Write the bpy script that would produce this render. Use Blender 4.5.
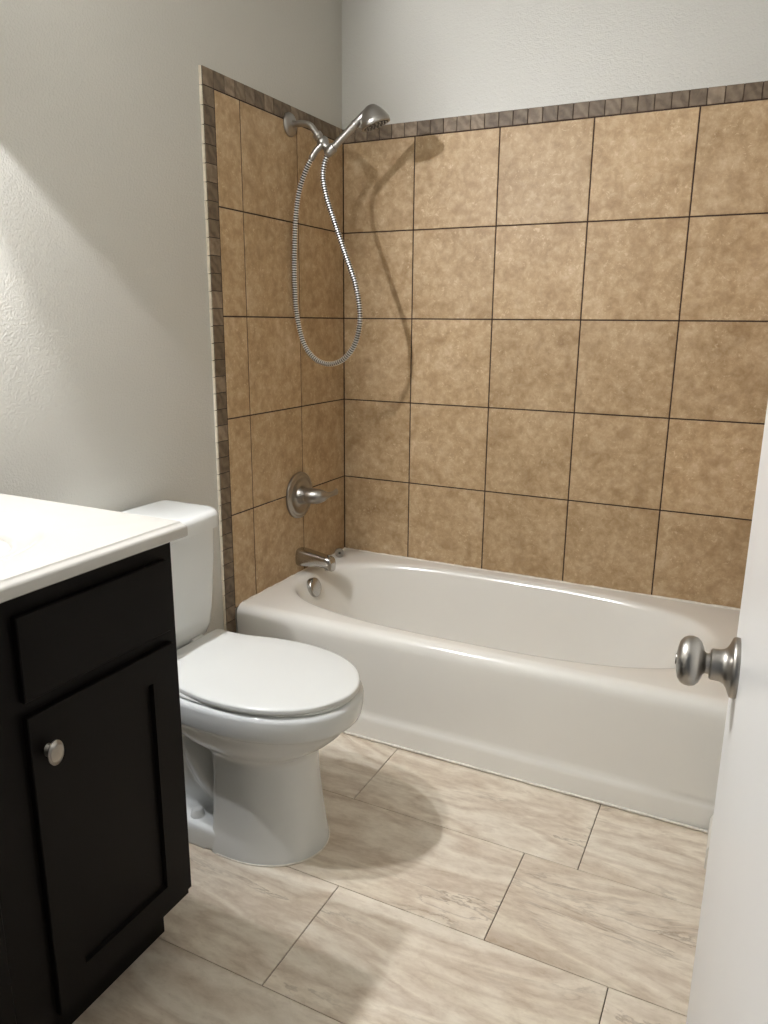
import bpy, bmesh, math, random
from mathutils import Vector, Matrix
PI = math.pi
random.seed(7)
sc = bpy.context.scene
for o in list(bpy.data.objects):
    bpy.data.objects.remove(o)
COL = sc.collection

# ------------------------------------------------------------------ camera
cam_d = bpy.data.cameras.new('camera')
cam = bpy.data.objects.new('camera', cam_d)
COL.objects.link(cam)
F_PX = 757.83
cam_d.sensor_fit = 'VERTICAL'
cam_d.sensor_height = 36.0
cam_d.lens = F_PX / 1024 * 36.0
cam_d.clip_start = 0.02
Rr = [[0.8961979870607151, 0.4435674345275776, 0.008780604471950684],
      [0.11558057656937976, -0.21432314723441195, -0.9699003654393636],
      [-0.4283343300602456, 0.8702376224837064, -0.24334375296210267]]
X = Vector(Rr[0]); Y = -Vector(Rr[1]); Z = -Vector(Rr[2])
cam.matrix_world = Matrix(((X.x, Y.x, Z.x, 1.474638), (X.y, Y.y, Z.y, -2.630098),
                           (X.z, Y.z, Z.z, 1.274460), (0, 0, 0, 1)))
sc.camera = cam
# ------------------------------------------------------------------ light and exposure
sc.view_settings.view_transform = 'Standard'
sc.view_settings.look = 'None'
sc.view_settings.gamma = 1
sc.view_settings.use_curve_mapping = False
sc.view_settings.exposure = 0.0
BULBS = [(0.145, y, 1.985) for y in (-1.705, -1.875)]     # two bulbs of the bath light over the sink
BULB_R = .020
BULB_STRENGTH = 3200.0
BULB_COLOR = (1.0, 1.01, 1.05)
HALL_COLOR = (0.86, 0.93, 1.0)
HALL_STRENGTH = 0.12
w = bpy.data.worlds.new('world'); sc.world = w
w.use_nodes = True
w.node_tree.nodes['Background'].inputs[0].default_value = (*HALL_COLOR, 1)
w.node_tree.nodes['Background'].inputs[1].default_value = HALL_STRENGTH

# ------------------------------------------------------------------ helpers
def lin(r, g, b):
    f = lambda c: (c / 255 / 12.92) if c <= 10 else ((c / 255 + 0.055) / 1.055) ** 2.4
    return (f(r), f(g), f(b), 1)

class NT:
    def __init__(s, name):
        s.m = bpy.data.materials.new(name); s.m.use_nodes = True
        s.t = s.m.node_tree; s.b = s.t.nodes['Principled BSDF']
    def n(s, typ, **kw):
        nd = s.t.nodes.new(typ)
        for k, v in kw.items(): setattr(nd, k, v)
        return nd
    def l(s, a, b): s.t.links.new(a, b)
    def coord(s, scale=(1, 1, 1)):
        tc = s.n('ShaderNodeTexCoord'); mp = s.n('ShaderNodeMapping')
        mp.inputs['Scale'].default_value = scale
        s.l(tc.outputs['Object'], mp.inputs['Vector'])
        return mp.outputs['Vector']
    def noise(s, vec, scale, detail=4, rough=.55, dist=0):
        nz = s.n('ShaderNodeTexNoise')
        nz.inputs['Scale'].default_value = scale; nz.inputs['Detail'].default_value = detail
        nz.inputs['Roughness'].default_value = rough; nz.inputs['Distortion'].default_value = dist
        s.l(vec, nz.inputs['Vector'])
        return nz.outputs['Fac']
    def ramp(s, fac, stops):
        r = s.n('ShaderNodeValToRGB'); e = r.color_ramp.elements
        e[0].position, e[0].color = stops[0]; e[1].position, e[1].color = stops[-1]
        for p, c in stops[1:-1]:
            k = e.new(p); k.color = c
        s.l(fac, r.inputs['Fac'])
        return r.outputs['Color']
    def mix(s, fac, a, b, mode='MIX'):
        m = s.n('ShaderNodeMix', data_type='RGBA', blend_type=mode)
        for i, v in ((0, fac), (6, a), (7, b)):
            if hasattr(v, 'links'): s.l(v, m.inputs[i])
            else: m.inputs[i].default_value = v
        return m.outputs[2]
    def bump(s, h, strength, dist):
        b = s.n('ShaderNodeBump'); b.inputs['Strength'].default_value = strength
        b.inputs['Distance'].default_value = dist
        s.l(h, b.inputs['Height']); s.l(b.outputs['Normal'], s.b.inputs['Normal'])
    def set(s, color=None, rough=None, metal=None, spec=None, coat=None):
        for k, v in (('Base Color', color), ('Roughness', rough), ('Metallic', metal),
                     ('Specular IOR Level', spec), ('Coat Weight', coat)):
            if v is None: continue
            if hasattr(v, 'links'): s.l(v, s.b.inputs[k])
            else: s.b.inputs[k].default_value = v
        return s

def plain(name, color, rough=.4, metal=0, spec=.5, coat=0, var=.04, vscale=8):
    t = NT(name)
    c = t.coord(); f = t.noise(c, vscale)
    d = tuple(x * (1 - var) for x in color[:3]) + (1,)
    e = tuple(min(1, x * (1 + var)) for x in color[:3]) + (1,)
    t.set(t.ramp(f, [(.35, d), (.65, e)]), rough, metal, spec, coat)
    return t.m

def mat_paint(name, color, bump=.25, rough=.42):
    t = NT(name); c = t.coord()
    big = t.noise(c, 2.5, 2)
    col = t.ramp(big, [(.3, tuple(x * .97 for x in color[:3]) + (1,)), (.7, color)])
    t.set(col, rough, 0, .5)
    a = t.noise(c, 210, 3, .5); b = t.noise(c, 105, 2, .5)
    add = t.n('ShaderNodeMath', operation='ADD'); t.l(a, add.inputs[0]); t.l(b, add.inputs[1])
    t.bump(add.outputs[0], bump, .0028)
    return t.m

def attr(t, name='rnd'):
    a = t.n('ShaderNodeAttribute', attribute_name=name)
    return a

def offset_coord(t, scale, k=17.0):
    """object coordinates shifted per tile by the stored random id"""
    a = attr(t); c = t.coord(scale)
    sv = t.n('ShaderNodeVectorMath', operation='SCALE'); sv.inputs['Scale'].default_value = k
    t.l(a.outputs['Color'], sv.inputs[0])
    ad = t.n('ShaderNodeVectorMath', operation='ADD')
    t.l(c, ad.inputs[0]); t.l(sv.outputs[0], ad.inputs[1])
    return ad.outputs[0], a

def mat_walltile():
    t = NT('tan_tile'); v, a = offset_coord(t, (1, 1, 1))
    n1 = t.noise(v, 6.5, 5, .60, .2); n2 = t.noise(v, 34, 8, .72, .3); n3 = t.noise(v, 95, 4, .65, .6); n4 = t.noise(v, 15, 4, .6, .3)
    c1 = t.ramp(n1, [(.30, lin(160, 131, 94)), (.5, lin(184, 156, 118)), (.70, lin(200, 174, 139))])
    c2 = t.ramp(n2, [(.29, lin(130, 102, 71)), (.48, lin(182, 155, 119)), (.70, lin(222, 201, 169))])
    col = t.mix(.50, c1, c2)
    dark = t.ramp(n4, [(.30, (.55, .55, .55, 1)), (.46, (0, 0, 0, 1))])
    col = t.mix(dark, col, lin(150, 120, 84))
    gate = t.ramp(n4, [(.44, (.15, .15, .15, 1)), (.58, (1, 1, 1, 1))])
    fleck = t.mix(1.0, t.ramp(n3, [(.57, (0, 0, 0, 1)), (.65, (.62, .62, .62, 1))]), gate, 'MULTIPLY')
    col = t.mix(fleck, col, lin(222, 200, 166))
    sep = t.n('ShaderNodeSeparateColor'); t.l(a.outputs['Color'], sep.inputs[0])
    tone = t.ramp(sep.outputs[0], [(0, (.90, .895, .885, 1)), (1, (1.02, 1.02, 1.02, 1))])
    t.set(t.mix(1.0, col, tone, 'MULTIPLY'), .46, 0, .28)
    t.bump(n2, .07, .002)
    return t.m

def mat_mosaic():
    t = NT('mosaic_stone'); v, a = offset_coord(t, (1, 1, 1), 9)
    w1 = t.n('ShaderNodeTexWave', wave_type='BANDS', bands_direction='DIAGONAL')
    w1.inputs['Scale'].default_value = 14; w1.inputs['Distortion'].default_value = 9
    w1.inputs['Detail'].default_value = 3
    t.l(v, w1.inputs['Vector'])
    n = t.noise(v, 40, 5, .65, 1)
    c = t.mix(.5, t.ramp(w1.outputs['Fac'], [(.1, lin(112, 96, 77)), (.9, lin(150, 133, 111))]),
              t.ramp(n, [(.3, lin(98, 82, 66)), (.7, lin(150, 134, 115))]))
    sep = t.n('ShaderNodeSeparateColor'); t.l(a.outputs['Color'], sep.inputs[0])
    tone = t.ramp(sep.outputs[1], [(0, (.62, .60, .57, 1)), (1, (1.10, 1.10, 1.10, 1))])
    t.set(t.mix(1.0, c, tone, 'MULTIPLY'), .5, 0, .35)
    t.bump(n, .2, .002)
    return t.m

def mat_floortile():
    t = NT('floor_travertine'); v, a = offset_coord(t, (.85, 3.1, 1), 11)
    v2, _ = offset_coord(t, (1.0, 2.2, 1), 11)
    n1 = t.noise(v, 1.7, 6, .56, .35)
    n2 = t.noise(v2, 17, 9, .74, .3)
    n3 = t.noise(v2, 60, 4, .7, .3)
    c1 = t.ramp(n1, [(.28, lin(174, 153, 131)), (.37, lin(228, 217, 197)), (.43, lin(190, 170, 148)), (.49, lin(230, 219, 201)), (.55, lin(188, 168, 147)), (.62, lin(232, 223, 207)), (.74, lin(188, 168, 147))])
    c2 = t.ramp(n2, [(.30, lin(176, 157, 135)), (.50, lin(217, 205, 186)), (.70, lin(238, 229, 214))])
    col = t.mix(.44, c1, c2)
    vein_n = t.noise(v, 1.7, 9, .60, .5)
    vein = t.ramp(vein_n, [(.462, (0, 0, 0, 1)), (.481, (1, 1, 1, 1)), (.487, (0, 0, 0, 1))])
    gate = t.ramp(t.noise(v, 2.6, 3), [(.46, (0, 0, 0, 1)), (.62, (.65, .65, .65, 1))])
    col = t.mix(t.mix(1.0, vein, gate, 'MULTIPLY'), col, lin(132, 112, 92))
    pit = t.ramp(n3, [(.60, (0, 0, 0, 1)), (.72, (.25, .25, .25, 1))])
    col = t.mix(pit, col, lin(170, 152, 130))
    t.set(col, .45, 0, .4)
    t.bump(n2, .04, .002)
    return t.m

def mat_metal(name, color, rough=.28):
    t = NT(name); c = t.coord((1, 1, 1))
    n = t.noise(c, 9, 2)
    col = t.ramp(n, [(.3, tuple(x * .96 for x in color[:3]) + (1,)), (.7, color)])
    t.set(col, rough, 1.0, .5)
    return t.m

def mat_wood():
    t = NT('espresso_wood'); c = t.coord((9, 9, .8))
    n = t.noise(c, 9, 6, .6, .8)
    col = t.ramp(n, [(.3, lin(7, 5, 4)), (.7, lin(11, 8, 7))])
    t.set(col, .45, 0, .13)
    t.bump(n, .04, .001)
    return t.m

M = {}
M['paint'] = mat_paint('wall_paint', lin(196, 194, 186), .34)
M['ceil'] = mat_paint('ceiling_paint', lin(188, 187, 182), .3, .7)
M['tile'] = mat_walltile()
M['mosaic'] = mat_mosaic()
M['grout'] = plain('dark_grout', lin(50, 32, 22), .85, var=.12, vscale=60)
M['mgrout'] = plain('mosaic_grout', lin(52, 42, 34), .85, var=.12, vscale=60)
M['floor'] = mat_floortile()
M['fgrout'] = plain('floor_grout', lin(84, 72, 60), .9, var=.15, vscale=60)
M['caulk'] = plain('white_caulk', lin(222, 216, 204), .55, var=.12, vscale=45)
M['tub'] = plain('tub_enamel', lin(228, 225, 217), .13, spec=.5, var=.012, vscale=3)
M['china'] = plain('white_china', lin(214, 216, 214), .09, spec=.5, var=.01, vscale=3)
M['seat'] = plain('seat_plastic', lin(211, 212, 208), .22, spec=.5, var=.01, vscale=3)
M['marble'] = plain('cultured_marble', lin(182, 179, 172), .12, spec=.5, var=.015, vscale=4)
M['wood'] = mat_wood()
M['black'] = plain('dark_gap', lin(10, 9, 9), .8)
M['nickel'] = mat_metal('brushed_nickel', (.40, .380, .35, 1), .33)
M['chrome'] = mat_metal('satin_chrome', (.50, .49, .47, 1), .20)
M['hose'] = mat_metal('hose_metal', (.88, .88, .87, 1), .35)
M['darkmetal'] = mat_metal('dark_metal', (.10, .095, .09, 1), .4)
M['rubber'] = plain('grey_rubber', lin(70, 70, 70), .6)
M['door'] = plain('door_paint', lin(214, 213, 210), .34, var=.012, vscale=3)
M['trim'] = plain('trim_paint', lin(222, 218, 208), .4, var=.02, vscale=6)
M['edge'] = plain('edge_strip', lin(226, 216, 198), .5, var=.08, vscale=50)
t_ = NT('bulb_glow'); t_.set((0, 0, 0, 1), .5)
t_.b.inputs['Emission Color'].default_value = (*BULB_COLOR, 1)
t_.b.inputs['Emission Strength'].default_value = BULB_STRENGTH
M['bulb'] = t_.m

def obj(name, bm, mats, parent=None, smooth=True, angle=40, loc=None):
    me = bpy.data.meshes.new(name)
    bmesh.ops.recalc_face_normals(bm, faces=bm.faces[:])
    bm.to_mesh(me); bm.free()
    for m in (mats if isinstance(mats, (list, tuple)) else [mats]): me.materials.append(m)
    o = bpy.data.objects.new(name, me); COL.objects.link(o)
    if smooth:
        for p in me.polygons: p.use_smooth = True
        try: me.set_sharp_from_angle(angle=math.radians(angle))
        except Exception: pass
    if parent: o.parent = parent
    if loc: o.location = loc
    return o

def thing(name, label, cat, group=None, loc=(0, 0, 0)):
    o = bpy.data.objects.new(name, None); COL.objects.link(o)
    o.empty_display_size = .05; o.location = loc
    o['label'] = label; o['category'] = cat
    if group: o['group'] = group
    return o

def tag(o, label, cat):
    o['label'] = label; o['category'] = cat; return o

def struct(o, label=None):
    o['kind'] = 'structure'
    if label: o['label'] = label
    return o

def box(bm, lo, hi, bev=0, seg=2, mi=0):
    n = bmesh.new()
    bmesh.ops.create_cube(n, size=1)
    for v in n.verts:
        v.co = Vector([lo[i] + (v.co[i] + .5) * (hi[i] - lo[i]) for i in range(3)])
    if bev: bmesh.ops.bevel(n, geom=n.edges[:], offset=bev, segments=seg, profile=.5, affect='EDGES')
    for f in n.faces: f.material_index = mi
    merge(bm, n)

def merge(bm, n):
    vm = {v: bm.verts.new(v.co) for v in n.verts}
    for f in n.faces:
        g = bm.faces.new([vm[v] for v in f.verts]); g.material_index = f.material_index
    n.free()

def loft(bm, rings, cap0=True, cap1=True, closed=True, mi=0):
    vs = [[bm.verts.new(p) for p in r] for r in rings]
    n = len(vs[0])
    for a, b in zip(vs, vs[1:]):
        for i in range(n if closed else n - 1):
            j = (i + 1) % n
            f = bm.faces.new((a[i], a[j], b[j], b[i])); f.material_index = mi
    if cap0: bm.faces.new(list(reversed(vs[0]))).material_index = mi
    if cap1: bm.faces.new(vs[-1]).material_index = mi
    return vs

def frame(d):
    d = Vector(d).normalized()
    up = Vector((0, 0, 1)) if abs(d.z) < .9 else Vector((0, 1, 0))
    u = d.cross(up).normalized(); v = u.cross(d).normalized()
    return u, v, d

def lathe(bm, org, axis, prof, n=40, mi=0, sx=1, sy=1):
    """prof: list of (distance along axis, radius)"""
    u, v, d = frame(axis); org = Vector(org)
    rings = [[org + d * t + (u * math.cos(a) * sx + v * math.sin(a) * sy) * max(r, 1e-5)
              for a in [2 * PI * i / n for i in range(n)]] for t, r in prof]
    loft(bm, rings, True, True, mi=mi)

def spline(pts, n):
    """Catmull-Rom resample to n points of equal spacing"""
    P = [Vector(p) for p in pts]; P = [P[0] * 2 - P[1]] + P + [P[-1] * 2 - P[-2]]
    out = []
    for i in range(1, len(P) - 2):
        for k in range(24):
            t = k / 24; a, b, c, d = P[i - 1:i + 3]
            out.append(.5 * ((2 * b) + (c - a) * t + (2 * a - 5 * b + 4 * c - d) * t * t + (3 * b - a - 3 * c + d) * t ** 3))
    out.append(P[-2])
    L = [0]
    for a, b in zip(out, out[1:]): L.append(L[-1] + (b - a).length)
    res = []; j = 0
    for i in range(n):
        s = L[-1] * i / (n - 1)
        while j < len(L) - 2 and L[j + 1] < s: j += 1
        k = (s - L[j]) / max(1e-9, L[j + 1] - L[j]); res.append(out[j].lerp(out[j + 1], k))
    return res

def tube(bm, pts, rad, n=16, mi=None):
    """rad: number or list; mi: function of ring index -> material"""
    P = [Vector(p) for p in pts]
    u = None; rings = []
    for i, p in enumerate(P):
        d = (P[min(i + 1, len(P) - 1)] - P[max(i - 1, 0)]).normalized()
        if u is None: u = frame(d)[0]
        u = (u - d * u.dot(d)).normalized(); v = d.cross(u)
        r = rad[i] if isinstance(rad, (list, tuple)) else rad
        rings.append([p + (u * math.cos(2 * PI * k / n) + v * math.sin(2 * PI * k / n)) * r for k in range(n)])
    vs = [[bm.verts.new(q) for q in r] for r in rings]
    for i, (a, b) in enumerate(zip(vs, vs[1:])):
        for k in range(n):
            f = bm.faces.new((a[k], a[(k + 1) % n], b[(k + 1) % n], b[k]))
            if mi: f.material_index = mi(i)
    bm.faces.new(list(reversed(vs[0]))); bm.faces.new(vs[-1])

def se_ring(cx, cy, a, b, n, z, N=96, warp=None):
    """super-ellipse ring by direction"""
    out = []
    for i in range(N):
        t = 2 * PI * i / N
        c, s = math.cos(t), math.sin(t)
        r = (abs(c) ** n + abs(s) ** n) ** (-1 / n)
        out.append(Vector((cx + a * c * r, cy + b * s * r, z)))
    return out

def tile_mesh(name, rects, place, depth, bev, mat, parent):
    """rects in (u0,v0,u1,v1); place(u,v,w)->point, w is height off the wall; one bevelled slab per tile with a random id"""
    bm = bmesh.new(); lay = bm.loops.layers.color.new('rnd')
    for (u0, v0, u1, v1) in rects:
        c = (random.random(), random.random(), random.random(), 1)
        R = [[place(*q, 0) for q in ((u0, v0), (u1, v0), (u1, v1), (u0, v1))],
             [place(*q, depth - bev) for q in ((u0, v0), (u1, v0), (u1, v1), (u0, v1))],
             [place(*q, depth) for q in ((u0 + bev, v0 + bev), (u1 - bev, v0 + bev), (u1 - bev, v1 - bev), (u0 + bev, v1 - bev))]]
        k = len(bm.faces)
        loft(bm, R, False, True)
        bm.faces.ensure_lookup_table()
        for f in bm.faces[k:]:
            for lp in f.loops: lp[lay] = c
    return obj(name, bm, mat, parent, smooth=False)

# ------------------------------------------------------------------ room shell
# tile faces lie in the planes x=0 (left), y=0 (back), x=1.5 (right end of the tub)
TD = .009                       # how far tile faces stand off the painted walls
CEIL = 2.44; YF = -2.56; XR = 1.64; XE = 1.50
bm = bmesh.new(); box(bm, (-.12, YF - .12, -.12), (-TD, .12, CEIL + .1))
wl = struct(obj('wall_left', bm, M['paint'], smooth=False), 'grey painted wall behind the toilet and vanity')
bm = bmesh.new(); box(bm, (-TD, TD, -.12), (XE + .14, .12, CEIL + .1))
wb = struct(obj('wall_back', bm, M['paint'], smooth=False), 'grey painted wall above the long tiled side of the tub')
bm = bmesh.new()
box(bm, (XE + TD, -.92, -.12), (XR + .12, TD, CEIL + .1))
box(bm, (XR, YF - .12, -.12), (XR + .12, -.92, CEIL + .1))
wr = struct(obj('wall_right', bm, M['paint'], smooth=False), 'painted wall behind the open white door')
bm = bmesh.new()
DX0, DX1 = .78, 1.555
box(bm, (-TD, YF - .12, -.12), (DX0, YF, CEIL + .1))
box(bm, (DX1, YF - .12, -.12), (XR, YF, CEIL + .1))
box(bm, (DX0, YF - .12, 2.06), (DX1, YF, CEIL + .1))
wf = struct(obj('wall_front', bm, M['paint'], smooth=False), 'painted wall around the doorway')
bm = bmesh.new(); box(bm, (-TD, YF, CEIL), (XR, TD, CEIL + .1))
struct(obj('ceiling', bm, M['ceil'], smooth=False), 'white bathroom ceiling')
# floor: grout bed with tiles
bm = bmesh.new(); box(bm, (-TD, -3.1, -.12), (XR, TD, -.0035))
fl = struct(obj('floor', bm, M['fgrout'], smooth=False), 'beige travertine-look plank tile floor')
rows = []
y = -.714 + .3068
offs = [.2, .597, .466, .7248, .345, .08, .52, .23, .6, .4, .1]
i = 0
yt = -.7140
bounds = [-.414, -.7140, -1.0207, -1.3275, -1.6343, -1.9411, -2.2479, -2.5547, -2.8615, -3.1]
rects = []
G = .0011
for r, (y1, y0) in enumerate(zip(bounds, bounds[1:])):
    x = offs[r] - .6135
    while x > -TD: x -= .6135
    while x < XR:
        u0, u1 = max(x, -TD), min(x + .6135, XR)
        if u1 - u0 > .01: rects.append((u0 + G, y0 + G * .7, u1 - G, y1 - G * .7))
        x += .6135
tile_mesh('floor_tiles', rects, lambda u, v, w_: Vector((u, v, -.0035 + w_)), .0035, .0006, M['floor'], fl)

# wall tiles
G = .0021
zr = [.352, .6681, .9771, 1.2861, 1.5951, 1.9041]
ZT0, ZT1 = 1.9041, 1.9515
def grid(us, vs): return [(u0 + G, v0 + G, u1 - G, v1 - G) for u0, u1 in zip(us, us[1:]) for v0, v1 in zip(vs, vs[1:])]
pl_back = lambda u, v, w_: Vector((u, TD - w_, v))
pl_left = lambda u, v, w_: Vector((-TD + w_, u, v))
pl_right = lambda u, v, w_: Vector((XE + TD - w_, u, v))
GD = TD - .0016
YB, YO = -.7375, -.7860           # inner and outer edge of the vertical mosaic border on the left wall
def slab(name, lo, hi, m, parent):
    b_ = bmesh.new(); box(b_, lo, hi); return obj(name, b_, m, parent, smooth=False)
slab('grout_bed', (-.0, TD - GD, .352), (XE, TD, ZT1 - .001), M['grout'], wb)
tile_mesh('wall_tiles', grid([.0, .2869, .5962, .9052, 1.2142, 1.4995], zr), pl_back, TD, .0012, M['tile'], wb)
ms = []
x = 0.0
while x < 1.499:
    ms.append((x + .0011, ZT0 + .0018, min(x + .0492, XE) - .0011, ZT1)); x += .0492
tile_mesh('mosaic_border', ms, pl_back, TD, .0010, M['mosaic'], wb)
slab('grout_bed', (-TD, YB, .352), (-TD + GD, TD - .001, ZT1 - .001), M['grout'], wl)
slab('grout_bed', (-TD, YO + .001, 0), (-TD + GD, YB - .0005, ZT1 - .001), M['mgrout'], wl)
tile_mesh('wall_tiles', grid([YB, -.6195, -.3105, -.0005], zr), pl_left, TD, .0012, M['tile'], wl)
ms = []
y = -.0005
while y > YO + .02:
    ms.append((max(y - .0492, YO) + .0013, ZT0 + .0018, y - .0013, ZT1)); y -= .0492
z = ZT0
while z > .005:
    z0 = max(z - .0496, 0.001)
    ms.append((YO, z0 + .0012, YB - .0018, z - .0012)); z -= .0496
tile_mesh('mosaic_border', ms, pl_left, TD, .0010, M['mosaic'], wl)
bm = bmesh.new()
# whitish unglazed edge of the border tiles, one strip piece per tile so the joints show
z = ZT1
while z > .005:
    z0 = max(z - .0496, .001)
    q_ = random.uniform(-.0008, .0008); box(bm, (-TD, YO - .0062 + q_, z0 + .0012), (-.0018, YO - .0003, z - .0012), .001, 1); z -= .0496
e_ = obj('tile_edge_strip', bm, M['edge'], wl, smooth=False)
e_['label'] = 'thin cream edge strip of the tile border'
slab('grout_bed', (XE + TD - GD, -.735, .352), (XE + TD, TD - .002, ZT1 - .001), M['grout'], wr)
tile_mesh('wall_tiles', grid([-.735, -.62, -.311, -.001], zr), pl_right, TD, .0012, M['tile'], wr)

# baseboard on the short wall stub beside the tub
bm = bmesh.new()
pr_ = [(0, 0), (.0265, 0), (.0265, .050), (.022, .062), (.012, .072), (.007, .082), (.007, .088), (0, .088)]
loft(bm, [[Vector((XE + TD - a, yy, b)) for a, b in pr_] for yy in (-.878, -.742)])
struct(obj('baseboard_right', bm, M['trim'], angle=30), 'short white baseboard beside the right end of the tub')

# ------------------------------------------------------------------ bathtub
tub = thing('bathtub', 'off-white alcove bathtub with apron front against the tiled walls', 'bathtub', loc=(.75, -.36, 0))
TX, TY = .75, -.36
bm = bmesh.new()
N = 192
def L(p): return Vector((p.x - TX, p.y - TY, p.z))
RIM = .364
rings = []
def rect_ring(z, x0, x1, y0, y1, n=26):
    if n < 20: return se_ring((x0 + x1) / 2, (y0 + y1) / 2, (x1 - x0) / 2, (y1 - y0) / 2, n, z, N)
    cx, cy, a, b = (x0 + x1) / 2, (y0 + y1) / 2, (x1 - x0) / 2, (y1 - y0) / 2
    out = []
    for i in range(N):
        c, s_ = math.cos(2 * PI * i / N), math.sin(2 * PI * i / N)
        k = 1 / max(abs(c), abs(s_)); out.append(Vector((cx + a * c * k, cy + b * s_ * k, z)))
    return out
def warp(r, f): return [f(p) for p in r]
# basin from the bottom up, then the deck, then over the rolled front edge
def basin(z, l, r_, f, b, n): return se_ring((l + r_) / 2, (f + b) / 2, (r_ - l) / 2, (b - f) / 2, n, z, N)
prof = [(.050, .30, .95, -.42, -.30, 2.0), (.052, .22, 1.12, -.54, -.19, 2.6), (.060, .180, 1.165, -.575, -.155, 2.8), (.078, .153, 1.195, -.598, -.132, 2.9),
        (.12, .135, 1.225, -.612, -.117, 2.9), (.20, .113, 1.285, -.626, -.101, 2.9), (.28, .088, 1.350, -.640, -.085, 2.85),
        (.325, .068, 1.395, -.650, -.074, 2.8), (.345, .057, 1.416, -.656, -.068, 2.75), (.356, .049, 1.428, -.661, -.062, 2.7),
        (.3615, .040, 1.440, -.667, -.056, 2.7), (.3635, .030, 1.452, -.673, -.050, 2.75), (.364, .022, 1.463, -.680, -.044, 3.0)]
for z, l, r_, f, b, n in prof: rings.append(basin(z, l, r_, f, b, n))
rings.append(rect_ring(.3640, .006, 1.492, -.700, -.010, 14))
for k, (dy, z) in enumerate([(.0, .3638), (.012, .361), (.021, .355), (.028, .346), (.0315, .335), (.033, .322)]):
    rings.append(rect_ring(z, .001, 1.498, -.702 - dy, -.002, 30))
# apron: slight inward slope, then the raised skirt along its foot
for y_, z in [(-.7335, .30), (-.7305, .22), (-.7265, .14), (-.7245, .098), (-.7250, .087), (-.7285, .077), (-.7320, .070), (-.7330, .060), (-.7330, .03), (-.7330, .004)]:
    rings.append(rect_ring(z, .001, 1.498, y_, -.002, 30))
R2 = []
for r in rings:
    q = []
    for p in r:
        p = p.copy()
        # soften the two front corners of the apron
        if p.z < .363:
            pass
        q.append(L(p))
    R2.append(q)
loft(bm, R2, True, False)
# flat where the skirt fades out at its two ends
for v in bm.verts:
    if v.co.y + TY < -.7 and v.co.z < .082:
        xx = v.co.x + TX
        k = max(0, min(1, (xx - 1.30) / .12)); k2 = max(0, min(1, (.12 - xx) / .1)); k = max(k, k2)
        v.co.y += .0075 * k
tb = obj('tub_shell', bm, M['tub'], tub, angle=60)
bm = bmesh.new()
ov = Vector((.0790, -.366, .3215))
ax = Vector((.95, .0, .30)).normalized()
lathe(bm, L(ov - ax * .014), ax, [(0, .036), (.014, .0365), (.018, .0355), (.021, .032), (.0225, .024), (.0225, 0)], 40)
op = obj('overflow_plate', bm, M['chrome'], tub); op['label'] = 'round chrome overflow plate inside the tub'
bm = bmesh.new()
lathe(bm, L(ov + ax * .0078 + Vector((0, 0, -.008))), ax, [(0, .0035), (.002, .0035), (.0025, 0)], 14)
lv = obj('plate_screw', bm, M['darkmetal'], op)
bm = bmesh.new()
lathe(bm, L(Vector((.30, -.36, .047))), (0, 0, 1), [(0, .032), (.006, .034), (.008, .030), (.008, .018), (.013, .018), (.014, 0)], 32)
obj('drain', bm, M['chrome'], tub)
# caulk bead where deck meets tile and where apron meets floor
bm = bmesh.new()
random.seed(3)
def bead(p0, p1, n, r0):
    P = [Vector(p0).lerp(Vector(p1), i / (n - 1)) for i in range(n)]
    tube(bm, [L(p) for p in P], [r0 * random.uniform(.55, 1.2) for _ in P], 8)
bead((.006, -.0055, .3645), (1.494, -.0055, .3645), 60, .0042)
bead((.0055, -.70, .363), (.0055, -.006, .3645), 34, .0042)
bead((.01, -.7345, .0055), (1.495, -.7345, .0055), 90, .0042)
cb = obj('caulk_bead', bm, M['caulk'], tub)
cb['label'] = 'uneven white caulk bead'

# small round cap lying in the corner of the deck
bm = bmesh.new()
cp = Vector((.044, -.122, .3645))
lathe(bm, (0, 0, .018), (.62, -.78, .12), [(-.012, .013), (-.006, .0185), (.004, .0185), (.007, .017), (.007, .011), (.001, .010), (.001, 0)], 28)
cap = obj('drain_cap', bm, M['nickel'], loc=cp)
tag(cap, 'small round metal cap standing on the tub deck corner just behind the spout', 'cap')
bm = bmesh.new()
lathe(bm, (.0018, -.0024, .0184), (.62, -.78, .12), [(.0, .0045), (.004, .0045), (.0045, 0)], 16)
obj('cap_hole', bm, M['darkmetal'], cap)

# ------------------------------------------------------------------ shower fittings
# hand shower
SY = -.356
sh = thing('hand_shower', 'brushed nickel hand shower on a wall arm with a looping metal hose', 'shower head', loc=(0, SY, 1.8925))
O = Vector((0, SY, 1.8925))
SX = .0115                    # everything past the flange stands this far out
def S(x, y, z): return Vector((x + SX, y, z - .0035)) - O
bm = bmesh.new()
lathe(bm, (0, 0, 0), (1, 0, 0), [(.0005, .036), (.004, .0365), (.008, .034), (.013, .026), (.016, .017), (.017, .0125), (.022, .0120), (.022, 0)], 44)
obj('wall_flange', bm, M['nickel'], sh)
bm = bmesh.new()
P = spline([S(.003, SY, 1.896), S(.040, SY, 1.8945), S(.068, SY, 1.886), S(.083, SY, 1.870), S(.097, SY, 1.852)], 26)
tube(bm, P, .0098, 18)
obj('shower_arm', bm, M['nickel'], sh)
bm = bmesh.new()
d = (S(.135, SY, 1.809) - S(.093, SY, 1.857)).normalized()
a0 = S(.091, SY, 1.859)
lathe(bm, a0, d, [(0, .013), (.002, .0155), (.014, .0155), (.016, .0135), (.019, .012), (.022, .014), (.027, .0185), (.034, .0205), (.041, .0190), (.046, .0150), (.050, .0130), (.060, .0125), (.062, 0)], 32)
br = obj('swivel_bracket', bm, M['nickel'], sh)
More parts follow.
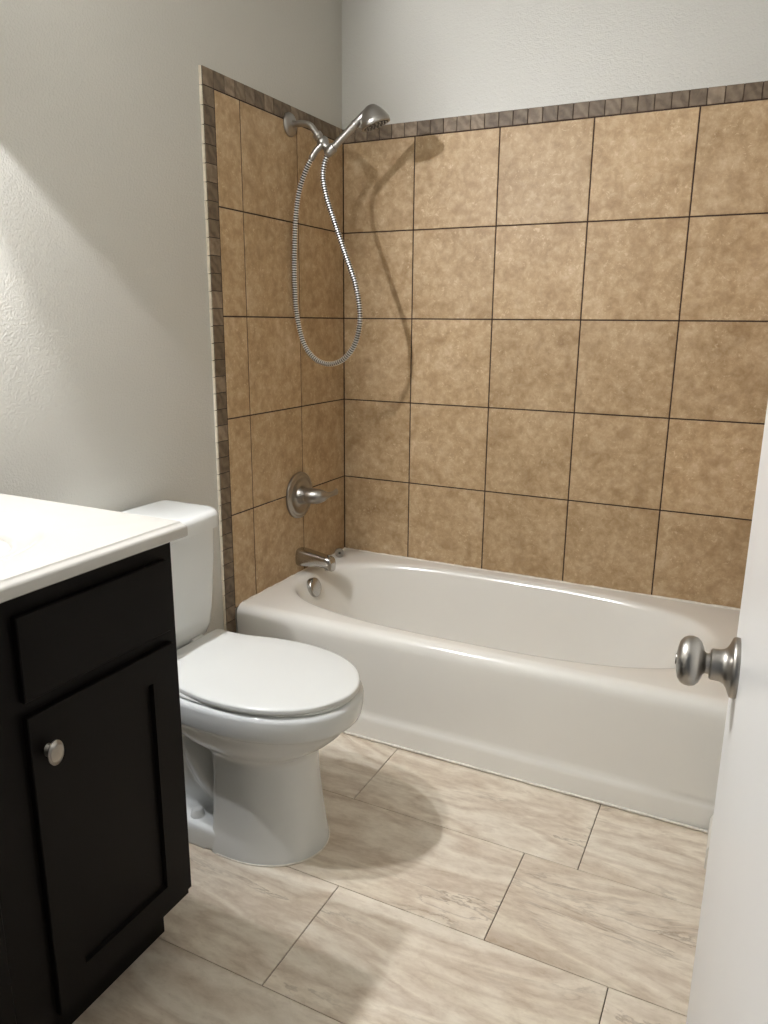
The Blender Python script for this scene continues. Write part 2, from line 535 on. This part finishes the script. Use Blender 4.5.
# cradle
hb = S(.141, SY, 1.806); ht = S(.2620, SY + .012, 1.905)
hd = (ht - hb).normalized()
bm = bmesh.new()
lathe(bm, hb - hd * .018, hd, [(0, .010), (.003, .0135), (.012, .0150), (.030, .0158), (.034, .0150), (.036, .012), (.036, 0)], 32)
obj('cradle', bm, M['nickel'], br)
bm = bmesh.new()
ln = (ht - hb).length
lathe(bm, hb, hd, [(0, .0105), (.03, .0112), (.05, .0118), (ln * .66, .0126), (ln * .70, .0138), (ln * .735, .0138), (ln * .75, .0122), (ln * .9, .0125), (ln + .012, .0115), (ln + .014, 0)], 32)
hn = obj('shower_handle', bm, M['nickel'], sh)
# head: bell facing down and outwards
hc = S(.281, SY + .014, 1.910)
fd = Vector((.30, .17, -.93)).normalized()
bm = bmesh.new()
lathe(bm, hc - fd * .018, fd, [(0, .002), (.0015, .012), (.004, .017), (.010, .024), (.020, .0325), (.033, .0405), (.043, .0455), (.047, .0475), (.049, .0480), (.058, .0480), (.061, .0465), (.062, .041), (.0605, .038), (.0605, 0)], 56)
hh = obj('spray_head', bm, M['nickel'], sh)
bm = bmesh.new()
u, v, dd = frame(fd)
fc = hc + fd * .0425
lathe(bm, fc, fd, [(-.002, .040), (.0012, .0395), (.0018, 0)], 40)
sf = obj('spray_face', bm, M['rubber'], hh); sf['label'] = 'dark grey nozzle face'
bm = bmesh.new()
for rr, cnt in ((.012, 6), (.024, 12), (.0335, 16)):
    for k in range(cnt):
        a = 2 * PI * k / cnt
        lathe(bm, fc + u * rr * math.cos(a) + v * rr * math.sin(a), fd, [(0, .0026), (.004, .0020), (.0045, 0)], 8)
nz = obj('nozzles', bm, M['nickel'], hh)
# hose: ribbed metal, bright rings and dark grooves
hp = [S(.118, SY - .014, 1.823), S(.098, SY - .020, 1.803), S(.082, SY - .022, 1.781)]
bm = bmesh.new()
tube(bm, spline(hp, 14), [.0098] * 10 + [.0105] * 3 + [.0085], 18)
obj('hose_fitting', bm, M['nickel'], sh)
pts = [(.086, -.378, 1.786), (.060, -.376, 1.748), (.032, -.372, 1.690), (.0140, -.368, 1.610), (.0050, -.364, 1.520), (.0010, -.362, 1.411),
       (.0060, -.360, 1.300), (.0320, -.358, 1.202), (.0800, -.357, 1.1500), (.1363, -.356, 1.1370), (.1914, -.356, 1.1585), (.2339, -.356, 1.2146),
       (.249, -.356, 1.2959), (.2332, -.356, 1.3917), (.1958, -.356, 1.4869), (.1585, -.356, 1.5815), (.1265, -.356, 1.6656), (.1130, -.356, 1.7267), (.1190, -.356, 1.770), (.130, -.356, 1.794)]
P0 = spline([S(*p) for p in pts], 1500)
bm = bmesh.new()
tube(bm, P0, [(.0092 if (i % 8) in (0, 1, 2, 3) else .0070) for i in range(1500)], 10, mi=lambda i: 0 if (i % 8) in (0, 1, 2, 3) else 1)
ho = obj('shower_hose', bm, [M['hose'], M['darkmetal']], sh, angle=30)
ho['label'] = 'ribbed flexible metal hose hanging in a long loop'

# valve
vc = Vector((0, -.343, .658))
va = thing('shower_valve', 'round brushed nickel valve plate with lever handle on the left tiled wall', 'shower valve', loc=vc)
bm = bmesh.new()
lathe(bm, (0, 0, 0), (1, 0, 0), [(.0005, .084), (.004, .0855), (.008, .0845), (.0105, .0810), (.0115, .0775), (.0105, .0740), (.012, .071), (.0135, .066), (.0125, .060), (.0100, .054), (.0095, .040), (.012, .036), (.012, 0)], 64)
obj('escutcheon', bm, M['nickel'], va)
bm = bmesh.new()
lathe(bm, (.008, 0, 0), (1, 0, 0), [(0, .036), (.004, .0335), (.016, .030), (.026, .029), (.027, .0275), (.029, .0275), (.030, .0285)], 40)
obj('handle_base', bm, M['nickel'], va)
bm = bmesh.new()
# cone hub drawn out into a lever, elliptical sections along a path
path = spline([(.036, 0, 0), (.058, .004, .001), (.078, .013, .001), (.094, .034, .001), (.106, .064, .003), (.113, .092, .010)], 30)
kr_ = [(0, .0270, .0270), (.12, .0285, .0285), (.26, .0280, .0280), (.38, .0255, .0250), (.48, .0205, .0195), (.55, .0150, .0140), (.62, .0110, .0098), (.70, .0090, .0072), (.80, .0088, .0058), (.90, .0112, .0052), (.96, .0118, .0048), (.99, .0085, .0036), (1, .003, .0015)]
def kf(t, c):
    for a_, b_ in zip(kr_, kr_[1:]):
        if t <= b_[0]: return a_[c] + (b_[c] - a_[c]) * (t - a_[0]) / (b_[0] - a_[0])
ra = [kf(i / 29, 1) for i in range(30)]; rb = [kf(i / 29, 2) for i in range(30)]
rings = []
for i, p in enumerate(path):
    d = (path[min(i + 1, 29)] - path[max(i - 1, 0)]).normalized()
    if i < 6: d = d.lerp(Vector((1, 0, 0)), 1 - i / 6).normalized()
    s_ = d.cross(Vector((0, 0, 1))).normalized(); t2 = s_.cross(d)
    rings.append([p + t2 * ra[i] * math.cos(a) + s_ * rb[i] * math.sin(a) for a in [2 * PI * k / 28 for k in range(28)]])
loft(bm, rings)
obj('lever_handle', bm, M['nickel'], va)

# spout
sp = thing('tub_spout', 'satin chrome tub spout on the left tiled wall above the tub deck', 'tub spout', loc=(0, -.3440, .418))
bm = bmesh.new()
secs = [(.0005, .000, .0290, .0300, 3.2), (.006, .0, .0300, .0310, 3.4), (.020, .0, .0298, .0300, 3.6), (.055, -.001, .0275, .0265, 3.6), (.090, -.0025, .0255, .0225, 3.6),
        (.118, -.0050, .0245, .0215, 3.6), (.132, -.0080, .0238, .0230, 3.4), (.140, -.0115, .0220, .0235, 3.0), (.145, -.0150, .0190, .0200, 2.6), (.148, -.018, .0120, .0130, 2.2)]
rings = []
for x, dz, hw, hh_, n in secs:
    ring = []
    for k in range(40):
        t = 2 * PI * k / 40; c, s = math.cos(t), math.sin(t)
        r = (abs(c) ** n + abs(s) ** n) ** (-1 / n)
        ring.append(Vector((x, hw * c * r, dz + hh_ * 1.08 * s * r + .006)))
    rings.append(ring)
loft(bm, rings)
obj('spout_body', bm, M['chrome'], sp, angle=50)
bm = bmesh.new()
lathe(bm, (.126, 0, -.014), (.12, 0, -1), [(0, .0175), (.013, .0175), (.0135, .0145), (.006, .0140), (.006, 0)], 28)
obj('spout_outlet', bm, M['chrome'], sp)
bm = bmesh.new()
lathe(bm, (.126, 0, .018), (0, 0, 1), [(0, .0035), (.006, .0035), (.008, .0055), (.011, .0055), (.0125, 0)], 16)
obj('diverter_knob', bm, M['chrome'], sp)

# ------------------------------------------------------------------ toilet
TYC = -1.234
to = thing('toilet', 'white two-piece toilet with closed lid between the vanity and the tub', 'toilet', loc=(0, TYC, 0))
NN = 96
def egg(xb, xf, hw, z, n=2.25, wx=.44, nb=None):
    """egg outline: back at xb, front at xf, widest at fraction wx from the back"""
    out = []
    xm = xb + (xf - xb) * wx
    for i in range(NN):
        t = 2 * PI * i / NN
        c, s = math.cos(t), math.sin(t)
        nn = n if c >= 0 else (nb or n + .45)
        r = (abs(c) ** nn + abs(s) ** nn) ** (-1 / nn)
        out.append(Vector((xm + (xf - xm if c >= 0 else xm - xb) * c * r, hw * s * r, z)))
    return out
# bowl: pedestal column, bowl and rim band in one skin
bm = bmesh.new()
rg = [egg(.376, .627, .1365, .000, 2.0, .27, 9), egg(.376, .627, .1365, .012, 2.0, .27, 9), egg(.377, .625, .1350, .022, 2.0, .27, 9), egg(.379, .619, .1315, .06, 2.0, .27, 9), egg(.382, .610, .1270, .12, 2.0, .27, 9),
      egg(.384, .602, .1230, .19, 2.05, .27, 9), egg(.384, .598, .1210, .247, 2.1, .28, 9), egg(.381, .598, .1215, .263, 2.15, .29, 7), egg(.36, .607, .1265, .275, 2.2, .34, 4.5), egg(.315, .626, .138, .287, 2.25, .42, 3), egg(.255, .652, .153, .305, 2.2), egg(.222, .674, .1645, .326, 2.2), egg(.210, .688, .171, .344, 2.2),
      egg(.206, .6945, .1745, .356, 2.2), egg(.203, .7010, .1780, .3605, 2.2), egg(.198, .7125, .1845, .3650, 2.2), egg(.197, .7150, .1860, .372, 2.2), egg(.196, .7185, .1875, .393, 2.2), egg(.196, .7195, .1880, .414, 2.2), egg(.197, .7170, .1865, .4215, 2.2), egg(.20, .710, .181, .4265, 2.2), egg(.21, .69, .165, .4275, 2.2)]
loft(bm, rg)
bw = obj('bowl', bm, M['china'], to, angle=60)
# rear body: trapway bulge, deck under the tank and foot, fused by a voxel remesh
bm = bmesh.new()
def rr_ring(x, cy, cz, hy, hz, n=3):
    return [Vector((x, cy + hy * math.cos(t) * (abs(math.cos(t)) ** n + abs(math.sin(t)) ** n) ** (-1 / n),
                    cz + hz * math.sin(t) * (abs(math.cos(t)) ** n + abs(math.sin(t)) ** n) ** (-1 / n))) for t in [2 * PI * k / 48 for k in range(48)]]
# deck carrying the tank
loft(bm, [rr_ring(x, 0, z, hy, hz, 4) for x, z, hy, hz in ((.03, .400, .10, .020), (.06, .396, .115, .026), (.15, .390, .125, .034), (.26, .378, .150, .046), (.36, .368, .155, .05))])
# core web
loft(bm, [rr_ring(x, 0, z, hy, hz, 3) for x, z, hy, hz in ((.075, .19, .045, .185), (.10, .19, .060, .19), (.25, .19, .066, .19), (.40, .18, .080, .18), (.47, .17, .08, .16))])
# trapway tube
P = spline([(.42, 0, .10), (.33, 0, .17), (.275, 0, .265), (.21, 0, .305), (.15, 0, .26), (.135, 0, .15), (.13, 0, .04)], 40)
tube(bm, P, [.088 - .012 * i / 39 for i in range(40)], 28)
# foot
foot = []
for z, g in ((.0, .0), (.050, .001), (.058, .004), (.063, .012)):
    foot.append(egg(.065 + g, .56, .1355 - g, z, 3.0, .5, 5))
loft(bm, foot)
rear = obj('rear_body', bm, M['china'], to, angle=60)
md = rear.modifiers.new('fuse', 'REMESH'); md.mode = 'VOXEL'; md.voxel_size = .0045; md.use_smooth_shade = True
md = rear.modifiers.new('soften', 'SMOOTH'); md.factor = .5; md.iterations = 8
# bolt caps
bm = bmesh.new()
def boltcap(x, y):
    b = bmesh.new()
    lathe(b, (x, y, .058), (0, 0, 1), [(0, .0185), (.010, .0170), (.020, .0150), (.025, .0125), (.027, .007), (.0275, 0)], 28)
    return b
obj('bolt_cap', boltcap(.322, -.103), M['china'], to)
obj('bolt_cap', boltcap(.322, .103), M['china'], to)
bm.free()
# seat and lid
bm = bmesh.new()
so = [(.228, .703, .1700, .4275), (.222, .7095, .1765, .4285), (.220, .7115, .1785, .4315), (.222, .7105, .1775, .4350), (.228, .706, .173, .4365)]
rg = [egg(a, b, c, z, 2.2, .43) for a, b, c, z in so]
rg += [egg(.30, .645, .112, .4365, 2.1, .45), egg(.305, .64, .108, .435, 2.1, .45), egg(.305, .64, .108, .4285, 2.1, .45)]
vs = loft(bm, rg, False, False)
for i in range(NN):
    j = (i + 1) % NN
    bm.faces.new((vs[-1][i], vs[-1][j], vs[0][j], vs[0][i]))
obj('seat', bm, M['seat'], to, angle=60)
bm = bmesh.new()
def lid_outline(g, z):
    """half outline by x, mirrored"""
    key = [(.198, .0), (.198, .06), (.198, .12), (.199, .149), (.204, .155), (.214, .156), (.24, .1535), (.27, .1535), (.31, .159), (.35, .168), (.40, .1775), (.45, .1815), (.50, .1795), (.55, .1715), (.60, .1545), (.64, .131), (.67, .104), (.692, .072), (.706, .042), (.7125, .018), (.714, 0)]
    P = spline([(a, b, 0) for a, b in key], 90)
    half = [Vector((p.x, max(0, p.y), z)) for p in P]
    half[0].y = 0
    cx = .44
    def shrink(p):
        q = p.copy()
        if g:
            q.x = cx + (p.x - cx) * (1 - g / .27); q.y = p.y * (1 - g / .17)
        return q
    half = [shrink(p) for p in half]
    a = [Vector((p.x, -p.y, p.z)) for p in half]           # back-left to tip
    b = [Vector((p.x, p.y, p.z)) for p in reversed(half[1:-1])]
    return a + b
rg = [lid_outline(.006, 0.4372), lid_outline(.0015, 0.4377), lid_outline(0, 0.4380), lid_outline(0, 0.4455), lid_outline(.001, 0.4478), lid_outline(.004, 0.4495), lid_outline(.010, 0.4505), lid_outline(.05, 0.4515), lid_outline(.10, 0.4519)]
loft(bm, rg)
obj('lid', bm, M['seat'], to, angle=50)
for s_ in (-1, 1):
    bm = bmesh.new()
    lathe(bm, (.196, s_ * .075 - .022, .441), (0, 1, 0), [(0, .008), (.002, .011), (.042, .011), (.044, .008)], 24)
    box(bm, (.184, s_ * .075 - .017, .425), (.208, s_ * .075 + .017, .441), .003)
    obj('hinge', bm, M['seat'], to)
# tank
bm = bmesh.new()
def rrect(x0, x1, hy, z, rb, rf, bow=.0):
    """plan outline of the tank: rounded front corners rf, rear rb, front face bowed"""
    out = []
    def arc(cx, cy, r, a0, a1, n=10):
        for k in range(n + 1):
            a = a0 + (a1 - a0) * k / n; out.append([cx + r * math.cos(a), cy + r * math.sin(a)])
    arc(x1 - rf, hy - rf, rf, 0, PI / 2); arc(x0 + rb, hy - rb, rb, PI / 2, PI)
    arc(x0 + rb, -hy + rb, rb, PI, 1.5 * PI); arc(x1 - rf, -hy + rf, rf, 1.5 * PI, 2 * PI)
    n = 9
    y0 = -hy + rf; y1 = hy - rf
    for k in range(1, n): out.append([x1, y0 + (y1 - y0) * k / n])
    res = []
    for x, y in out:
        if x > x1 - rf * .9: x += bow * (1 - (y / hy) ** 2)
        res.append(Vector((x, y, z)))
    return res
tk = [(.417, .040, .140, .118), (.419, .030, .160, .138), (.428, .021, .178, .154), (.443, .016, .190, .164), (.47, .013, .1965, .173), (.55, .011, .202, .181), (.65, .010, .206, .189), (.742, .010, .208, .193)]
loft(bm, [rrect(x0, x1 - .012, hy, z, .018, .045, .014) for z, x0, x1, hy in tk])
tank = obj('tank', bm, M['china'], to, angle=60)
bm = bmesh.new()
lidp = [(.740, -.004, .6), (.742, 0, 0), (.746, 0, 0), (.773, 0, 0), (.780, -.003, 0), (.785, -.009, 0), (.787, -.018, 0), (.788, -.04, 0)]
loft(bm, [rrect(.006 - g * .3, .211 + g, .1985 + g, z, .015, .050, .014) for z, g, _ in lidp])
obj('tank_lid', bm, M['china'], to, angle=60)
bm = bmesh.new()
lathe(bm, (.212, -.155, .69), (1, 0, 0), [(0, .014), (.004, .014), (.008, .010), (.012, .008), (.013, 0)], 24)
tube(bm, spline([(.220, -.155, .69), (.226, -.14, .689), (.226, -.10, .684), (.224, -.075, .680)], 16), [.006] * 13 + [.0065, .006, .004], 12)
obj('flush_lever', bm, M['chrome'], to)
# caulk at the foot
bm = bmesh.new()
P = [p + Vector((0, 0, .0022)) for p in egg(.376, .6275, .137, 0, 2.0, .27, 9)]
P = [p for p in P if p.x > .40]
P.sort(key=lambda p: math.atan2(p.y, p.x - .45))
tube(bm, P, .0021, 8)
obj('caulk_bead', bm, M['caulk'], to)

# ------------------------------------------------------------------ vanity cabinet
VX, VY1, VY0 = .545, -1.6050, -2.358
vn = thing('vanity_cabinet', 'espresso dark wood vanity cabinet with shaker doors under the white top', 'vanity', loc=(0, VY1, 0))
def V(x, y, z): return (x, y - VY1, z)
CX = VX - .0125                                    # face frame plane
VT = .8935
bm = bmesh.new()
for lo_, hi_ in (((-.004, VY1 - .016, .1345), (CX - .02, VY1, VT - .0008)), ((-.004, VY0, .1345), (CX - .02, VY0 + .016, VT - .0008)),
                 ((-.004, VY0 + .016, .1345), (CX - .02, VY1 - .016, .150)), ((CX - .02, VY0, .1345), (CX, VY1, .690)), ((CX - .02, VY0, .690), (CX, VY1, VT - .0008)),
                 ((-.004, VY0 + .016, .150), (.004, VY1 - .016, VT - .0008))):
    box(bm, V(*lo_), V(*hi_))
obj('cabinet_body', bm, M['wood'], vn, smooth=False)
bm = bmesh.new()
box(bm, V(0.02, VY0 + .004, 0), V(.4585, VY1 - .010, .1350))
obj('toe_kick', bm, M['wood'], vn, smooth=False)
def shaker(y0, y1, z0, z1, bm):
    """recessed panel door with a flat frame"""
    fw = .058
    xb, xf = CX + .0005, VX
    n = bmesh.new()
    A = lambda yy0, yy1, zz0, zz1, x: [Vector((x, yy0, zz0)), Vector((x, yy1, zz0)), Vector((x, yy1, zz1)), Vector((x, yy0, zz1))]
    e = .0015
    loft(bm, [A(y0, y1, z0, z1, xb), A(y0, y1, z0, z1, xf - e), A(y0 + e, y1 - e, z0 + e, z1 - e, xf),
              A(y0 + fw, y1 - fw, z0 + fw, z1 - fw, xf), A(y0 + fw + .002, y1 - fw - .002, z0 + fw + .002, z1 - fw - .002, xf - .0085)], True, True)
    n.free()
DW = [(-1.9455, -1.6262), (-2.3435, -2.0245)]
for k, (a, b) in enumerate(DW):
    bm = bmesh.new(); shaker(a - VY1, b - VY1, .140, .6915, bm)
    dr = obj('door', bm, M['wood'], vn, smooth=False)
    dr['label'] = ['shaker cabinet door with a recessed panel, next to the toilet', 'shaker cabinet door farther from the toilet'][k]
    ky = (a + .030) if k == 0 else (b - .030)
    bm = bmesh.new()
    lathe(bm, V(VX - .001, ky, .6245), (1, 0, 0), [(0, .0085), (.003, .0075), (.008, .0055), (.011, .0065), (.0135, .0120), (.016, .0148), (.0185, .0152), (.0195, .0140), (.0200, .0128), (.0212, .0120), (.0222, .0080), (.0225, 0)], 36, sx=.98, sy=1.38)
    obj('knob', bm, M['nickel'], dr)['label'] = 'oval brushed nickel knob'
    bm = bmesh.new()
    xb, e = CX + .0005, .0018
    A = lambda yy0, yy1, zz0, zz1, x: [Vector((x, yy0, zz0)), Vector((x, yy1, zz0)), Vector((x, yy1, zz1)), Vector((x, yy0, zz1))]
    y0, y1 = a - VY1, b - VY1
    y1 -= .0042 if k == 0 else 0
    loft(bm, [A(y0, y1, .7165, .8535, xb), A(y0, y1, .7165, .8535, VX - e), A(y0 + e, y1 - e, .7165 + e, .8535 - e, VX)])
    obj('drawer_front', bm, M['wood'], vn, smooth=False)

# ------------------------------------------------------------------ vanity top with moulded bowl
vt = thing('sink_countertop', 'white cultured marble vanity top with moulded oval sink', 'countertop', loc=(0, -1.975, VT))
CXF, CY1, CY0, CZ = .570, -1.5985, -2.366, .9205
def W(p): return Vector((p[0], p[1] + 1.975, p[2] - VT))
scx, scy, sa, sb = .270, -1.955, .212, .248
bm = bmesh.new()
NS = 160
def rect_dir(x0, x1, y0, y1, z):
    out = []
    for i in range(NS):
        t = 2 * PI * i / NS; c, s = math.cos(t), math.sin(t)
        k = 1e9
        if c > 1e-9: k = min(k, (x1 - scx) / c)
        if c < -1e-9: k = min(k, (x0 - scx) / c)
        if s > 1e-9: k = min(k, (y1 - scy) / s)
        if s < -1e-9: k = min(k, (y0 - scy) / s)
        out.append(W((scx + c * k, scy + s * k, z)))
    # snap nearest point to each true corner
    for cx_, cy_ in ((x0, y0), (x0, y1), (x1, y0), (x1, y1)):
        q = W((cx_, cy_, z)); j = min(range(NS), key=lambda m: (out[m] - q).length); out[j] = q
    return out
def oval(f, z): return [W((scx + (sa * f + (f - 1) * .02) * math.cos(2 * PI * i / NS), scy + (sb * f + (f - 1) * .02) * math.sin(2 * PI * i / NS), z)) for i in range(NS)]
rings = [oval(.10, CZ - .140), oval(.28, CZ - .137), oval(.46, CZ - .126), oval(.60, CZ - .104), oval(.685, CZ - .074), oval(.735, CZ - .045), oval(.765, CZ - .026), oval(.785, CZ - .0175), oval(.81, CZ - .0145),
         oval(.86, CZ - .0130), oval(.905, CZ - .0105), oval(.945, CZ - .0055), oval(.975, CZ - .0018), oval(1.0, CZ - .0003), oval(1.02, CZ)]
rings += [rect_dir(-.006, CXF - .016, CY0 + .002, CY1 - .003, CZ), rect_dir(-.006, CXF - .0145, CY0 + .002, CY1 - .003, CZ - .0002)]
zz = CZ
rings += [rect_dir(-.006, CXF - .0130, CY0 + .002, CY1 - .0025, CZ - .0025), rect_dir(-.006, CXF - .0095, CY0 + .001, CY1 - .0015, CZ - .0042), rect_dir(-.006, CXF - .0050, CY0 + .0005, CY1 - .001, CZ - .0050),
          rect_dir(-.006, CXF - .0015, CY0, CY1 - .0003, CZ - .0075), rect_dir(-.006, CXF, CY0, CY1, CZ - .011), rect_dir(-.006, CXF, CY0, CY1, VT + .002), rect_dir(-.006, CXF - .002, CY0 + .002, CY1 - .002, VT)]
loft(bm, rings, True, True)
obj('counter_slab', bm, M['marble'], vt, angle=35)
bm = bmesh.new()
lathe(bm, W((scx, scy, CZ - .141)), (0, 0, 1), [(0, .020), (.003, .022), (.005, .020), (.005, .013), (.009, .012), (.0095, 0)], 28)
obj('sink_drain', bm, M['chrome'], vt)
bm = bmesh.new()
box(bm, W((-.008, CY0, CZ - .001)), W((.012, CY1 - .20, CZ + .09)), .003)
bs = obj('backsplash', bm, M['marble'], vt)

# ------------------------------------------------------------------ open door at the right
E = Vector((1.4812, -1.735, 0)); H_ = Vector((1.5370, -2.495, 0))
dv = (H_ - E).normalized(); nrm = Vector((dv.y, -dv.x, 0))          # towards the room (left)
if nrm.x > 0: nrm = -nrm
ang = math.atan2(dv.y, dv.x)
dw = (H_ - E).length
bm = bmesh.new(); box(bm, (0, 0, .012), (dw, .035, 2.04), .0018, 2)
door = obj('door_1', bm, M['door'], angle=30)
# local frame: +x from free edge to hinge, +y away from the room face
ydir = -nrm
door.matrix_world = Matrix(((dv.x, ydir.x, 0, E.x), (dv.y, ydir.y, 0, E.y), (0, 0, 1, 0), (0, 0, 0, 1)))
struct(door, 'white door swung open along the right side of the bathroom'); door['category'] = 'door'
KZ = .9195
def knob(side):
    k0 = Vector((.060, 0 if side < 0 else .035, KZ)); ax = Vector((0, side, 0))
    b1 = bmesh.new()
    lathe(b1, k0, ax, [(-.001, .0322), (.004, .0327), (.0062, .0315), (.0078, .0275), (.0098, .0228), (.0125, .0192), (.0155, .0176), (.019, .0170), (.026, .0168), (.0275, .0150), (.0275, .0115)], 48)
    kr = obj('knob_rosette', b1, M['nickel'], door)
    b1 = bmesh.new()
    lathe(b1, k0, ax, [(.026, .0112), (.0315, .0112), (.0335, .0130), (.0350, .0175), (.0372, .0222), (.0410, .0258), (.0460, .0273), (.0510, .0268), (.0555, .0245), (.0588, .0198), (.0606, .0125), (.0612, .0062), (.0622, .0058), (.0626, .0)], 48)
    kk = obj('door_knob', b1, M['nickel'], door); kk['label'] = 'round brushed nickel door knob'
    return kk
knob(-1); knob(1)
bm = bmesh.new(); box(bm, (-.0012, .006, KZ - .028), (.001, .029, KZ + .028)); obj('latch_plate', bm, M['nickel'], door, smooth=False)
for hz in (.25, 1.05, 1.82):
    bm = bmesh.new()
    lathe(bm, (dw + .004, .0, hz - .045), (0, 0, 1), [(0, .005), (.002, .006), (.088, .006), (.090, .005)], 16)
    box(bm, (dw - .003, .001, hz - .044), (dw + .004, .030, hz + .044))
    obj('hinge', bm, M['nickel'], door)
# casing around the doorway
bm = bmesh.new()
box(bm, (DX0 - .06, YF, 0), (DX0, YF + .014, 2.12), .003); box(bm, (DX1, YF, 0), (DX1 + .05, YF + .014, 2.12), .003)
box(bm, (DX0 + .0001, YF, 2.06), (DX1 - .0001, YF + .014, 2.12), .003)
struct(obj('trim_1', bm, M['trim'], smooth=False), 'white casing around the doorway')

# ------------------------------------------------------------------ vanity light above the sink (out of frame, lights the room)
vl = thing('vanity_light', 'two-bulb bath light with added metal light baffles on the wall over the sink', 'wall light', loc=(-TD, -1.79, 1.985))
VO = Vector((-TD, -1.79, 1.985))
bm = bmesh.new(); box(bm, (0, -.19, -.075), (.024, .19, .075), .006, 3)
obj('backplate', bm, M['nickel'], vl)
for s_ in (-1, 1):
    bm = bmesh.new(); box(bm, (.020, s_ * .182 - .004, -.22), (.155, s_ * .182 + .004, .085), .002, 2)  # unseen baffles, added to keep direct bulb light off the left wall
    obj('added_baffle', bm, M['nickel'], vl)
for bx, by, bz in BULBS:
    p = Vector((bx, by, bz)) - VO
    bm = bmesh.new()
    lathe(bm, (.022, p.y, 0), (1, 0, 0), [(0, .030), (.006, .030), (.010, .022), (.060, .020), (.085, .016), (p.x - .034, .013), (p.x - .033, 0)], 28)
    obj('socket', bm, M['nickel'], vl)
    bm = bmesh.new()
    bmesh.ops.create_uvsphere(bm, u_segments=20, v_segments=12, radius=BULB_R)
    for v in bm.verts: v.co = Vector((v.co.x, v.co.y, v.co.z * .8)) + p      # slightly flattened bulb
    obj('bulb', bm, M['bulb'], vl)
